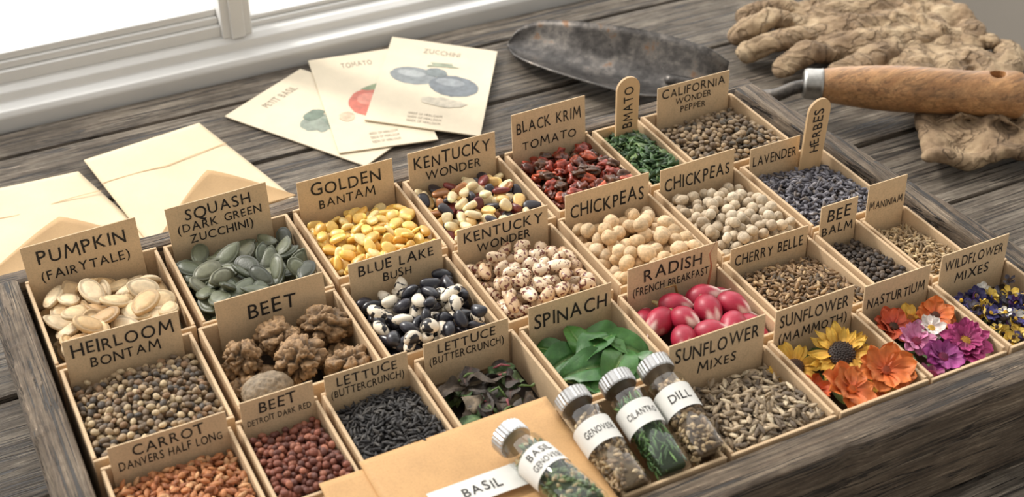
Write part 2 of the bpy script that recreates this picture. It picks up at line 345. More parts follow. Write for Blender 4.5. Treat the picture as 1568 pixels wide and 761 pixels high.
def pile(name,key,dims,kind,pal,mat,top=-.75,mound=.4,layers=2.2,sub=2,tilt=.3,shape_var=.1,slope=.5,N=None,bedk=.3):
    L,Wd,T=dims; u0,u1,vb,vf=BOX[key]
    g=max(.06,min(L,Wd)/4); nx=int((u1-u0)/g)+1; ny=int((vb-vf)/g)+1
    gx=(np.arange(nx)+.5)/nx*2-1; gy=(np.arange(ny)+.5)/ny*2-1
    tgt=mound*((1-gx[:,None]**2)*(1-gy[None,:]**2))-slope*gy[None,:]+.15*mound*np.sin(gx*3+rng.uniform(0,6))[:,None]
    H=tgt.copy()
    n=N or int(layers*(u1-u0)*(vb-vf)/(L*Wd*.785)*.95)
    pv,pf=ICO[sub]; cf=palette_fn(pal); mb=MB()
    VV=[];CC=[];variants=[shape(kind,pv) for _ in range(6 if kind in('crumple','chick') else 1)]
    m=int(math.ceil(L/2/g)); dx,dy=np.meshgrid(np.arange(-m,m+1)*g,np.arange(-m,m+1)*g,indexing='ij')
    for k in range(n):
        ya=rng.uniform(0,2*math.pi); c,s=math.cos(ya),math.sin(ya)
        e=((dx*c+dy*s)/(L/2))**2+((-dx*s+dy*c)/(Wd/2))**2<=1.0
        ii,jj=np.nonzero(e); ii=ii-m; jj=jj-m
        hu=math.hypot(c*L,s*Wd)/2; hv=math.hypot(s*L,c*Wd)/2
        best=None
        for t in range(9):
            x=rng.uniform(u0+hu,u1-hu); y=rng.uniform(vf+hv,vb-hv)
            a=np.clip(ii+int((x-u0)/g),0,nx-1); b=np.clip(jj+int((y-vf)/g),0,ny-1)
            h=H[a,b]; hh=.5*h.mean()+.5*h.max(); q=hh-tgt[a[len(a)//2],b[len(b)//2]]
            if best is None or q<best[0]: best=(q,x,y,a,b,hh,h)
        _,x,y,a,b,hh,h=best
        H[a,b]=np.maximum(h,hh+T*.8)
        v0,sh=variants[rng.integers(len(variants))]
        sz=np.array([L/2,Wd/2,T/2])*(1+rng.normal(0,shape_var,3).clip(-.2,.25))
        v=v0*sz
        rx=rng.normal(0,tilt*1.3); ry=rng.normal(0,tilt)
        M=(Matrix.Rotation(ya,3,'Z')@Matrix.Rotation(ry,3,'Y')@Matrix.Rotation(rx if kind!='bean' else rng.uniform(0,6.28),3,'X'))
        v=v@np.array(M).T+np.array([x,y,hh+T*.42])
        VV.append(v); cc=cf()[None]*sh[:,None]; CC.append(np.clip(cc,0,1))
    dz=top-float((H-tgt).mean())
    for v,c in zip(VV,CC): mb.add(v+np.array([0,0,dz]),pf,c)
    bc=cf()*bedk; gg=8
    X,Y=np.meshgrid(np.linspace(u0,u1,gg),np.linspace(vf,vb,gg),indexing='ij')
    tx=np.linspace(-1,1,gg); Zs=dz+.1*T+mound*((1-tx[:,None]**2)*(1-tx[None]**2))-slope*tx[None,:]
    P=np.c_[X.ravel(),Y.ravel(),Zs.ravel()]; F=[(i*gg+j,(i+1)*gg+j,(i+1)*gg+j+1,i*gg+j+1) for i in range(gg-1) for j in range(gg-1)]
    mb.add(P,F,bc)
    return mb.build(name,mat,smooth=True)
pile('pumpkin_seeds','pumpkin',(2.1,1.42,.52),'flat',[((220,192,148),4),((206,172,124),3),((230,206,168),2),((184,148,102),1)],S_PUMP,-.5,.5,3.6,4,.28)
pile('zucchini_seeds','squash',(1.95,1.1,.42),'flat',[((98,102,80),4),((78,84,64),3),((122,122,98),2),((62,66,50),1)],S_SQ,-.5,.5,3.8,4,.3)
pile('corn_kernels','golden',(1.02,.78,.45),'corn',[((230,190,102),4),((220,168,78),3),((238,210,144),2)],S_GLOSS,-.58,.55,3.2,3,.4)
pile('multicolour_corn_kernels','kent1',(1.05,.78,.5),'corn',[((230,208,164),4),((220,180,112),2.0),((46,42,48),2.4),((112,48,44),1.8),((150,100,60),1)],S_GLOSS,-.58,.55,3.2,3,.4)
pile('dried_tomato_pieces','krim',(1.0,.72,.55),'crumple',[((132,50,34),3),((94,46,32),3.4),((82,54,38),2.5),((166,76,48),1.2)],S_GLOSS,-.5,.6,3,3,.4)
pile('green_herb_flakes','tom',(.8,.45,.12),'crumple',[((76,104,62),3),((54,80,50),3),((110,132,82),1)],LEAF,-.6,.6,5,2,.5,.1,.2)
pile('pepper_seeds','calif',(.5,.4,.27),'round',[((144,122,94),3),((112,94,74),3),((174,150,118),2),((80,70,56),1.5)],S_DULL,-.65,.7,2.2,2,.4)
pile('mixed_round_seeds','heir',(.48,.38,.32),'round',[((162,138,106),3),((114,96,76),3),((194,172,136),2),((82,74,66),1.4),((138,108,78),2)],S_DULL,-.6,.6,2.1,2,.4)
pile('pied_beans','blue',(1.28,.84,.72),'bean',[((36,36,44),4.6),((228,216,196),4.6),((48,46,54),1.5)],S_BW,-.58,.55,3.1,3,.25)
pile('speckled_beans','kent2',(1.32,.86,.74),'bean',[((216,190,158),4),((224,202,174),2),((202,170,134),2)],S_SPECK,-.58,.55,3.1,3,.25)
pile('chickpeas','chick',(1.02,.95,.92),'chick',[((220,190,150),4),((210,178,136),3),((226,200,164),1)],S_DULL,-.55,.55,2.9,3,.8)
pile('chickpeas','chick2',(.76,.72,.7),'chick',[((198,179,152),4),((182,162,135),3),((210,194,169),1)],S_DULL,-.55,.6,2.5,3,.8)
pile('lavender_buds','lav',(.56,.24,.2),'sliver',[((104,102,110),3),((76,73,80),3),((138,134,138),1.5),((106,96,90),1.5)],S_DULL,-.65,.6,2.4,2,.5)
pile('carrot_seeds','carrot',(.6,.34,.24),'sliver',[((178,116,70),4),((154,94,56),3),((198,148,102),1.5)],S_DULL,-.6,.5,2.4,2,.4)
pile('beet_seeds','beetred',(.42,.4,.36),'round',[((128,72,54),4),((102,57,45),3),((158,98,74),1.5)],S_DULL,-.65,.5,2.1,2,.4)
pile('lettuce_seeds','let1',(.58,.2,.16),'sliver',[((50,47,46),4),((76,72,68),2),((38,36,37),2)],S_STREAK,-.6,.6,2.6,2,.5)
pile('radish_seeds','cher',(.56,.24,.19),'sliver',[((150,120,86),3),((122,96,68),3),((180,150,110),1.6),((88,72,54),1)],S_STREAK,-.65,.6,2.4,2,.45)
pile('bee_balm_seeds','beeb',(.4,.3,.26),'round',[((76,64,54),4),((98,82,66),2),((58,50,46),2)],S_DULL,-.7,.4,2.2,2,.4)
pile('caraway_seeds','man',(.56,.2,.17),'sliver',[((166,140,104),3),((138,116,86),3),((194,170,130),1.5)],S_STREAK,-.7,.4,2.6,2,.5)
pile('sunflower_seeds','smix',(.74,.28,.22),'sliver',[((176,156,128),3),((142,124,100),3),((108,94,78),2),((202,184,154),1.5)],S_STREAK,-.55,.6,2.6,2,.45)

# wrinkled beet clusters
mb=MB()
for (x,y,z,r,smooth_) in [(9.7,-11.6,-.4,1.35,0),(12.2,-10.9,-.4,1.3,0),(14.7,-11.1,-.2,1.4,0),(12.4,-13.6,-.0,1.5,0),(14.8,-14.8,-.5,1.35,0),(9.9,-15.0,-.6,1.4,1),(9.2,-13.4,-1.6,1.2,0),(11.9,-15.5,-1.8,1.2,0),(15,-13,-1.6,1.2,0),(10.9,-12.6,-1.9,1.2,0)]:
    p,f=ICO[5]; off=Vector(rng.uniform(-50,50,3)); out=[];cc=[]
    for q in p:
        w=Vector(q*1.5)+off; w=w+.25*mn.noise_vector(w*1.6)
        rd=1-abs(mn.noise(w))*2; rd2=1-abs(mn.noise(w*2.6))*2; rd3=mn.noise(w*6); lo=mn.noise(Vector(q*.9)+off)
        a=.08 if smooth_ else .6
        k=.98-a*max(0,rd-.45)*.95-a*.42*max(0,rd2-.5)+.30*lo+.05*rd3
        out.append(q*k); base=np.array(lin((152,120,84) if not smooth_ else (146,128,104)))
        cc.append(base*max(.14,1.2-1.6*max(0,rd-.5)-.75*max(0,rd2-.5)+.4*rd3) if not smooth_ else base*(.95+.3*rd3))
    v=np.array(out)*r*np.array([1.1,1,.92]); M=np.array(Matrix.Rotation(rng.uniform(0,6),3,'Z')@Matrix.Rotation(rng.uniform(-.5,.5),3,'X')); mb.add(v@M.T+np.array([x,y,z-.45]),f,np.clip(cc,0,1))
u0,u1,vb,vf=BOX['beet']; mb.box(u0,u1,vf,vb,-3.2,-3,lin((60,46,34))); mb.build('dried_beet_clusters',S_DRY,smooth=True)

# ------------------------------------------------------------------ leaves
def leaf(mb,pos,yaw,L,W,c1,c2,pitch=0,roll=0,curl=.3,fold=.25,wave=.08,stem=.35,cr=0,nl=14,nw=8,pk=0):
    P=[];C=[];ph=rng.uniform(0,6)
    c1=np.array(lin(c1));c2=np.array(lin(c2)); off=Vector(rng.uniform(-30,30,3))
    for i in range(nl+1):
        s=i/nl; w=W/2*(math.sin(math.pi*min(1,s**.8))**.75 if 0<s<1 else 0.02)
        for j in range(nw+1):
            t=j/nw*2-1
            x=s*L; y=t*w; z=-curl*L*((s-.45)**2)*2+fold*abs(t)**.7*w+wave*math.sin(s*9+ph+t*2)*abs(t)**2*W*.5
            vv=max(0,math.cos((s*7-abs(t)*1.4)*2*math.pi/1.3))**10
            mid=max(0,1-abs(t)*(9 if nw>10 else 6)); vein=mid+.3*vv*(1-abs(t))
            if pk: z+=-pk*min(1,vein)+.8*pk*mn.noise(Vector((x*1.6,y*1.6,ph)))
            if cr:
                d=mn.noise_vector(Vector((x,y,0))*1.3+off); x+=d[0]*cr; y+=d[1]*cr; z+=d[2]*cr*1.2
            P.append((x-L/2,y,z))
            C.append((c1*(1-min(1,vein)*.6)+c2*min(1,vein)*.6)*(1-.12*abs(t)))
    F=[(i*(nw+1)+j,(i+1)*(nw+1)+j,(i+1)*(nw+1)+j+1,i*(nw+1)+j+1) for i in range(nl) for j in range(nw)]
    M=np.array(Matrix.Rotation(yaw,3,'Z')@Matrix.Rotation(pitch,3,'Y')@Matrix.Rotation(roll,3,'X'))
    mb.add(np.array(P)@M.T+np.array(pos),F,np.array(C))
    if stem:
        a=np.array([(-L/2-stem*2,0,P[0][2]-.2),(-L/2,0,P[0][2]),(0,0,-.02)]); tube(mb,(a@M.T+np.array(pos)),[.09,.08,.04],c2*.9)
def tube(mb,path,rad,c,m=0,n=8,zs=1,caps=True):
    path=np.array(path,float)
    pts=[];rr=[]
    if caps:
        d0=(path[0]-path[1]);d0/=np.linalg.norm(d0);d1=(path[-1]-path[-2]);d1/=np.linalg.norm(d1)
        for a in (90,60,30): pts.append(path[0]+d0*rad[0]*math.sin(R(a)));rr.append(max(1e-3,rad[0]*math.cos(R(a))))
        for p,r in zip(path,rad): pts.append(p);rr.append(r)
        for a in (30,60,90): pts.append(path[-1]+d1*rad[-1]*math.sin(R(a)));rr.append(max(1e-3,rad[-1]*math.cos(R(a))))
    else: pts=list(path);rr=list(rad)
    pts=np.array(pts); V=[]
    for i in range(len(pts)):
        t=pts[min(i+1,len(pts)-1)]-pts[max(i-1,0)]; t/=np.linalg.norm(t)
        up=np.array([0,0,1.]) if abs(t[2])<.9 else np.array([1.,0,0]); s=np.cross(t,up); s/=np.linalg.norm(s); w=np.cross(s,t)
        for k in range(n):
            a=2*math.pi*k/n; V.append(pts[i]+rr[i]*(math.cos(a)*s+math.sin(a)*w*zs))
    F=[(i*n+k,i*n+(k+1)%n,(i+1)*n+(k+1)%n,(i+1)*n+k) for i in range(len(pts)-1) for k in range(n)]
    F+=[tuple(range(n-1,-1,-1)),tuple(range((len(pts)-1)*n,len(pts)*n))]
    mb.add(V,F,c,m)
mb=MB()
G=[((66,114,50),(142,172,100)),((80,132,58),(152,184,108)),((56,102,46),(134,162,94))]
for (x,y,z,ya,L,W_,pi_,ro_) in [(25.8,-19.9,-.8,.2,3.3,2.1,-.1,.35),(28.5,-19.3,-.7,2.5,3.0,2.0,-.15,-.3),(27.1,-18.8,-.6,1.5,2.5,1.8,-.25,.2),(29.1,-20.9,-.4,-.8,3.1,2.0,.1,.4),(26.2,-21.5,-.4,2.9,3.4,2.2,.1,-.3),(28.0,-22.0,-.2,.7,3.3,2.1,-.1,.3),(27.3,-20.4,.0,3.5,3.2,2.0,.12,.25),(29.2,-22.7,-.6,-1.3,2.6,1.8,.1,.3),(25.8,-22.6,-.7,-1.0,2.7,1.9,.15,-.4),(27.2,-22.8,-.8,.1,2.8,2.0,.2,.1),(25.8,-18.4,-1.3,-.9,2.2,1.5,0,.3),(29.0,-18.5,-1.2,.9,2.2,1.5,0,-.3),(28.9,-21.5,-1.3,2,2.8,2.0,0,.2),(26.4,-19.8,-1.3,0,2.8,2.0,0,0),(28.2,-20.3,-.1,5.3,2.7,1.8,-.1,-.4)]:
    g=G[rng.integers(3)]; leaf(mb,(x,y,z),ya,L,W_,g[0],g[1],pi_,ro_,.28,.32,.12,.35,0,24,18,.10)
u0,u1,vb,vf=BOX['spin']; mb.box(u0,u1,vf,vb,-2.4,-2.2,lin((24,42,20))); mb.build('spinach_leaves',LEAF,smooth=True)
mb=MB(); u0,u1,vb,vf=BOX['let2']
D=[((78,66,54),(108,92,74)),((64,54,48),(110,76,70)),((86,104,64),(128,144,94)),((68,60,52),(94,80,66)),((110,96,76),(146,126,100)),((70,96,54),(114,138,84))]
for k in range(64):
    g=D[rng.integers(len(D))]; leaf(mb,(rng.uniform(u0+1,u1-1),rng.uniform(vf+1,vb-1.1),rng.uniform(-1.7,-.45)),rng.uniform(0,6.3),rng.uniform(1.2,2.2),rng.uniform(.7,1.3),g[0],g[1],rng.normal(0,.4),rng.normal(0,.5),.3,.3,.2,0,.35,12,8)
for k in range(9):
    x,y=rng.uniform(u0+1,u1-1),rng.uniform(vf+1,vb-1); a=rng.uniform(0,6.3); tube(mb,[(x,y,-.8),(x+.5*math.cos(a),y+.5*math.sin(a),-.35),(x+1.0*math.cos(a+.3),y+.8*math.sin(a+.3),-.6)],[.06,.07,.05],lin((150,76,80)) if k%2 else lin((96,120,60)))
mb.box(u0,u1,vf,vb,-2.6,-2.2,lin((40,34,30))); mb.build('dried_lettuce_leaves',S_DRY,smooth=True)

# ------------------------------------------------------------------ radishes
mb=MB(); pv,pf=ICO[4]
pink=np.array(lin((166,34,60))); wht=np.array(lin((222,194,184)))
for (x,y,z,ya,s) in [(32.0,-19.8,-.4,3.6,1),(33.5,-18.9,-.4,5.6,.95),(33.1,-20.6,-.0,5.0,.9),(35.3,-19.1,-.3,-.5,1),(34.8,-20.5,-.0,-1.7,1.0),(36.4,-20.6,-.2,-1.1,1.0),(32.3,-21.9,-.3,4.4,.95),(33.8,-22.3,-.1,5.6,1),(35.4,-22.2,-.2,-2.3,1),(32.1,-23.0,-.8,4,1),(36.6,-18.9,-1.1,0,1),(34.5,-22.9,-.8,5.5,1),(36.6,-22.2,-.8,5,1),(33.9,-20,-1.4,1,1.1),(31.9,-18.5,-1.3,1,.9),(36.6,-23.0,-1.0,4,.9)]:
    s*=.88; q=pv.copy(); X=q[:,0]; t=1-.18*np.clip(X,0,1)**2; v=np.c_[X*1.15*s*(1+.22*(X>0)*X**2),q[:,1]*.9*s*t,q[:,2]*.9*s*t]
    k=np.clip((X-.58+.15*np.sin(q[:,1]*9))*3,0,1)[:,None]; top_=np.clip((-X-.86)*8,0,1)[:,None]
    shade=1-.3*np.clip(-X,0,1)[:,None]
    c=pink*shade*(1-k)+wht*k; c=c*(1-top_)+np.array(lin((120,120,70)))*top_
    pit=rng.uniform(-.4,.1); M=np.array(Matrix.Rotation(ya,3,'Z')@Matrix.Rotation(pit,3,'Y')); o=np.array([x,y,z])
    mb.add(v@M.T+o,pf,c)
    if z>-.8:
        tip=np.array([(1.15*s,0,0),(1.6*s,.1,.0),(2.0*s,.25,-.1)]); tube(mb,tip@M.T+o,[.2,.07,.025],wht*.85)
        st=np.array([(-1.0*s,0,0),(-1.25*s,.05,.1),(-1.45*s,.1,.12)]); tube(mb,st@M.T+o,[.2,.14,.1],np.array(lin((150,132,84))))
tube(mb,[(36.3,-18.2,-.6),(36.6,-18.0,.8),(36.3,-18.1,1.9),(36.7,-18.1,2.7)],[.08,.06,.04,.03],lin((170,110,80)))
tube(mb,[(34.3,-18.2,-.6),(34.1,-18.0,.3),(33.2,-18.3,.6)],[.1,.08,.04],lin((150,120,70)))
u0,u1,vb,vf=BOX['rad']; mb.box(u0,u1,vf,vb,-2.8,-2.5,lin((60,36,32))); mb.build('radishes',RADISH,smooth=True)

# ------------------------------------------------------------------ flowers
def flower(mb,pos,R_,n,c_in,c_out,cc,rc,layers=1,pw=.5,cup=.25,tilt=(0,0),rnd=.5,cz=.25,notch=0):
    ci=np.array(lin(c_in));co=np.array(lin(c_out)); M=np.array(Matrix.Rotation(tilt[0],3,'X')@Matrix.Rotation(tilt[1],3,'Y')); pos=np.array(pos)
    for l in range(layers):
        rl=R_*(1-.2*l)
        for k in range(n):
            a=2*math.pi*(k+.5*(l%2))/n+rng.normal(0,.08); L=rl*(1+rng.normal(0,.07)); w=L*pw*(1+rng.normal(0,.08)); tw=rng.normal(0,.2); ph=rng.uniform(0,6); br=1+rng.normal(0,.08)
            P=[];C=[]; nl,nw=9,6
            for i in range(nl+1):
                s=i/nl; ww=w/2*(.25+.75*math.sin(math.pi*min(1,s*.5+.05)))*(1 if s<.6 else max(.06,(1-((s-.6)/.4)**(2.2 if rnd>.4 else 1.2))))
                for j in range(nw+1):
                    t=j/nw*2-1; x=rc*.6+s*(L-rc*.6); y=t*ww; z=cup*L*(s**1.5)*(1+.4*l)-.35*cup*L*s**3+.12*w*(t*t)+tw*y+.12*l+.06*L*math.sin(s*6+k)+.07*w*math.sin(t*5+ph)*s
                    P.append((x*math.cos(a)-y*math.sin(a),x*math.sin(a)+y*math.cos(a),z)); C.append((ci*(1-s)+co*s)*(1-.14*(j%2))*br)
            F=[(i*(nw+1)+j,(i+1)*(nw+1)+j,(i+1)*(nw+1)+j+1,i*(nw+1)+j+1) for i in range(nl) for j in range(nw)]
            mb.add(np.array(P)@M.T+pos,F,np.clip(np.array(C),0,1))
    pv,pf=ICO[3]; v=pv*np.array([rc,rc,rc*.45])+np.array([0,0,cz*.5]); mb.add(v@M.T+pos,pf,np.array(lin(cc)))
    pv,pf=ICO[1]
    for k in range(90):
        rr=rc*math.sqrt((k+.5)/90); a=k*2.4; z=cz*.5+rc*.45*math.sqrt(max(0,1-(rr/rc)**2)); v=pv*rc*.085+np.array([rr*math.cos(a),rr*math.sin(a),z])
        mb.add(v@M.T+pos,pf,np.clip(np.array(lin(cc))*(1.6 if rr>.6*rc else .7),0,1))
OR1=((196,84,30),(218,124,56)); YE=((210,146,42),(230,190,78)); MG=((132,28,78),(178,60,120))
mb=MB()
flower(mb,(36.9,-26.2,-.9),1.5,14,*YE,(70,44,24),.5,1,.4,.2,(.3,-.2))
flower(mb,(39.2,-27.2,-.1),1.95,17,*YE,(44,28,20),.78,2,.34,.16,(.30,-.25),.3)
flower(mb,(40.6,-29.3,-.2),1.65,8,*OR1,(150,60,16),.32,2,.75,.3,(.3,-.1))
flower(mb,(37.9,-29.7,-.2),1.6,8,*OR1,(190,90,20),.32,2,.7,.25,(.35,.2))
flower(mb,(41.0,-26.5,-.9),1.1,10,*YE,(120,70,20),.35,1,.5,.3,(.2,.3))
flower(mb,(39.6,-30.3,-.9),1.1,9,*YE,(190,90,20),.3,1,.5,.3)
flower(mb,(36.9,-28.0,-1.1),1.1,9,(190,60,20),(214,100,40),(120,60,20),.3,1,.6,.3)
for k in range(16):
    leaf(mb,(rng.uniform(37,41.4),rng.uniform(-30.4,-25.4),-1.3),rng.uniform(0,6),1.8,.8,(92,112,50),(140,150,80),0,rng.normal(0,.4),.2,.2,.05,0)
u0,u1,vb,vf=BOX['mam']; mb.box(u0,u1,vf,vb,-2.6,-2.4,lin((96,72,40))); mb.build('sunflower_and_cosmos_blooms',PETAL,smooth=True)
mb=MB()
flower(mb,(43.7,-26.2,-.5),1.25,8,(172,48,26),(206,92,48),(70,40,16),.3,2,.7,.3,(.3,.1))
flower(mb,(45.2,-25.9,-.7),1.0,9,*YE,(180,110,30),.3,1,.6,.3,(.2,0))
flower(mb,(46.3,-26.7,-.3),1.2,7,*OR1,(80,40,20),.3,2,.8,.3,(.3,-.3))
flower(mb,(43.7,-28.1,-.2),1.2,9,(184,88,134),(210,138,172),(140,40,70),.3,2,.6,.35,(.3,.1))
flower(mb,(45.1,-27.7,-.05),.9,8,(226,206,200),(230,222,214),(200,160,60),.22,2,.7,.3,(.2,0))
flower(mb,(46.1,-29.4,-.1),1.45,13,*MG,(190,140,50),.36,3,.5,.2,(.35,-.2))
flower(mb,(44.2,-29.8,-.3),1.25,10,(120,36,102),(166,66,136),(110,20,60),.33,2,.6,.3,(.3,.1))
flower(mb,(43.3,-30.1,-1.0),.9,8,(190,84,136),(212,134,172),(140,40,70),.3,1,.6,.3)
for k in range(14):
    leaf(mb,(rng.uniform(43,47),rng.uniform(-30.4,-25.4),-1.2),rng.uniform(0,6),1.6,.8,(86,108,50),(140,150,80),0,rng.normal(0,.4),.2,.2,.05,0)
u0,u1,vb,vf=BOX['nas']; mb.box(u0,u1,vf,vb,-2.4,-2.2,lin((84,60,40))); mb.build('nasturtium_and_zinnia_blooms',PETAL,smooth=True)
mb=MB(); cols=[((70,62,126),(96,92,162)),((40,36,76),(60,54,110)),((222,182,70),(236,202,90)),((228,222,210),(234,230,222)),((86,46,104),(120,74,138)),((216,174,62),(234,208,110)),((60,56,66),(84,78,90)),((50,46,90),(70,64,120))]
u0,u1,vb,vf=BOX['wild']
for k in range(90):
    c=cols[rng.integers(len(cols))]; f5=5 if k%2 else 7
    flower(mb,(rng.uniform(u0+.6,u1-.6),rng.uniform(vf+.5,vb-.9),rng.uniform(-1.25,-.35)),rng.uniform(.35,.7),f5,*c,(60,40,30) if k%3 else (220,170,50),.12,1,.75,.4,(rng.normal(.2,.5),rng.normal(0,.5)))
for k in range(16):
    leaf(mb,(rng.uniform(u0+.8,u1-.8),rng.uniform(vf+.8,vb-.8),-.9),rng.uniform(0,6),1.2,.4,(92,104,60),(130,130,80),0,rng.normal(0,.6),.2,.2,.05,0)
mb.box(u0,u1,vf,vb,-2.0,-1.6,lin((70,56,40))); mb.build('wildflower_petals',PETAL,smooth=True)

# ------------------------------------------------------------------ wooden plant sticks
def stick(name,u,v,w,zt,zb,lx,ly,text):
    e=empty(name,u,v,zb); mb=MB(); n=12; r=w/2
    out=[(-r*.92,zb),(r*.92,zb)]+[(r*math.cos(math.pi*k/n),zt-r+r*math.sin(math.pi*k/n)) for k in range(n+1)]
    T=lambda V,off=0: np.c_[u+V[:,0]+(V[:,1]-zb)*lx, v-off+(V[:,1]-zb)*ly, V[:,1]]
    o=np.array(out); m=len(o); P=np.r_[T(o,.09),T(o,-.09)]
    mb.add(P,[tuple(range(m)),tuple(range(2*m-1,m-1,-1))]+[(i,i+m,(i+1)%m+m,(i+1)%m) for i in range(m)]); mb.build('blade',HANDLE2,parent=e)
    mb=MB(); V,F,_=lettering(text,.75,3.2); V=np.c_[-V[:,1],V[:,0]+zt-2.3]; mb.add(T(V,.12),F); mb.build('lettering',INK,parent=e)
HANDLE2=plain('birch_stick_wood',(206,174,132),.6,.1,.8,.2,0,(2,2,.2))
stick('wooden_plant_marker',40.9,-1.0,1.8,4.0,-3,.0,.02,'BMATO')
stick('wooden_plant_marker',49.9,-9.9,1.8,4.3,-3,.07,.05,'HERBES')

# ------------------------------------------------------------------ kraft envelopes + vials
def envelope(name,q,z,th,mat,flap=None,fm=None,bulge=.25):
    e=empty(name,q[0][0],q[0][1],z); mb=MB(); q=np.array(q,float); n=24; P=[]
    for side in (1,-1):
        for i in range(n+1):
            for j in range(n+1):
                s,t=i/n,j/n; a=q[0]*(1-s)*(1-t)+q[1]*s*(1-t)+q[2]*s*t+q[3]*(1-s)*t
                P.append((a[0],a[1],z+th/2+side*th/2+(bulge*(16*s*(1-s)*t*(1-t))**.6*(1+.9*mn.noise(Vector((s*2.5+q[0][0],t*2.5,0)))) if side>0 else 0)))
    N=(n+1)**2; F=[]
    for i in range(n):
        for j in range(n):
            a=i*(n+1)+j; F.append((a,a+n+1,a+n+2,a+1)); b=a+N; F.append((b,b+1,b+n+2,b+n+1))
    for i in range(n):
        for (a,b) in (((i)*(n+1),(i+1)*(n+1)),((i+1)*(n+1)+n,i*(n+1)+n),(i+1,i),(n*(n+1)+i,n*(n+1)+i+1)): F.append((a,a+N,b+N,b))
    mb.add(P,F); o=mb.build('body',mat,smooth=True,parent=e); fixn(o)
    if flap is not None:
        # opened pointed flap: inner face is the darker paper, its tip curls up
        mb=MB(); m=24; nj=10
        f=np.array(flap,float); P=[]
        for i in range(m+1):
            s=i/m; a=f[0]*(1-s)+f[1]*s; k=1-abs(2*s-1)**1.15
            for j in range(nj+1):
                t=j/nj; b=a*(1-t)+(a+(f[2]-(f[0]+f[1])/2)*k)*t
                P.append((b[0],b[1],z+th+bulge+.05+.9*(t**2)*k))
        F=[(i*(nj+1)+j,(i+1)*(nj+1)+j,(i+1)*(nj+1)+j+1,i*(nj+1)+j+1) for i in range(m) for j in range(nj)]
        mb.add(P,F); o=mb.build('flap',fm,smooth=True,parent=e); s_=o.modifiers.new('thick','SOLIDIFY'); s_.thickness=.05*K; s_.offset=1
        # glued side seams of the pocket
        mb=MB(); mid=(q[2]+q[3])/2
        for A_,B_ in ((q[0]*.25+q[3]*.75,q[2]*.5+q[3]*.5-(q[3]-q[0])*.30),(q[1]*.25+q[2]*.75,q[2]*.5+q[3]*.5-(q[3]-q[0])*.30)):
            A_=np.array(A_);B_=np.array(B_); pts=[]
            for t in np.linspace(0,1,14):
                p=A_*(1-t)+B_*t; pts.append((p[0],p[1]))
            d=(B_-A_)/np.linalg.norm(B_-A_); nn=np.array([-d[1],d[0]])*.05
            # project on the envelope surface
            M2=np.array([q[1]-q[0],q[3]-q[0]]).T
            V=[]
            for p in pts:
                st=np.linalg.solve(M2,np.array(p)-q[0]); s,t=np.clip(st,0.001,.999)
                zz=z+th+bulge*(16*s*(1-s)*t*(1-t))**.6*(1+.9*mn.noise(Vector((s*2.5+q[0][0],t*2.5,0))))+.03
                V+= [(p[0]-nn[0],p[1]-nn[1],zz),(p[0]+nn[0],p[1]+nn[1],zz)]
            mb.add(V,[(2*i,2*i+2,2*i+3,2*i+1) for i in range(13)])
        mb.build('seams',fm,parent=e)
    return e
e=envelope('kraft_envelope',[(12.0,-33.2),(22.4,-33.5),(22.8,-23.1),(12.1,-23.2)],.12,.12,KRAFT,None,None,.3)
mb=MB(); mb.quadbox([(14.0,-28.9),(18.8,-28.9),(18.8,-27.3),(14.0,-27.3)],.80,.83); mb.build('name_label',WLAB,parent=e)
mb=MB(); V,F,_=lettering('BASIL',.62,2.2); mb.add(np.c_[V[:,0]+16.6,V[:,1]-28.1,np.full(len(V),.86)],F); mb.build('lettering',INK,parent=e)
envelope('kraft_envelope',[(9.4,-33.5),(14,-33.8),(14.5,-23.7),(9.8,-23.6)],.02,.1,KRAFT,None,None,.03)

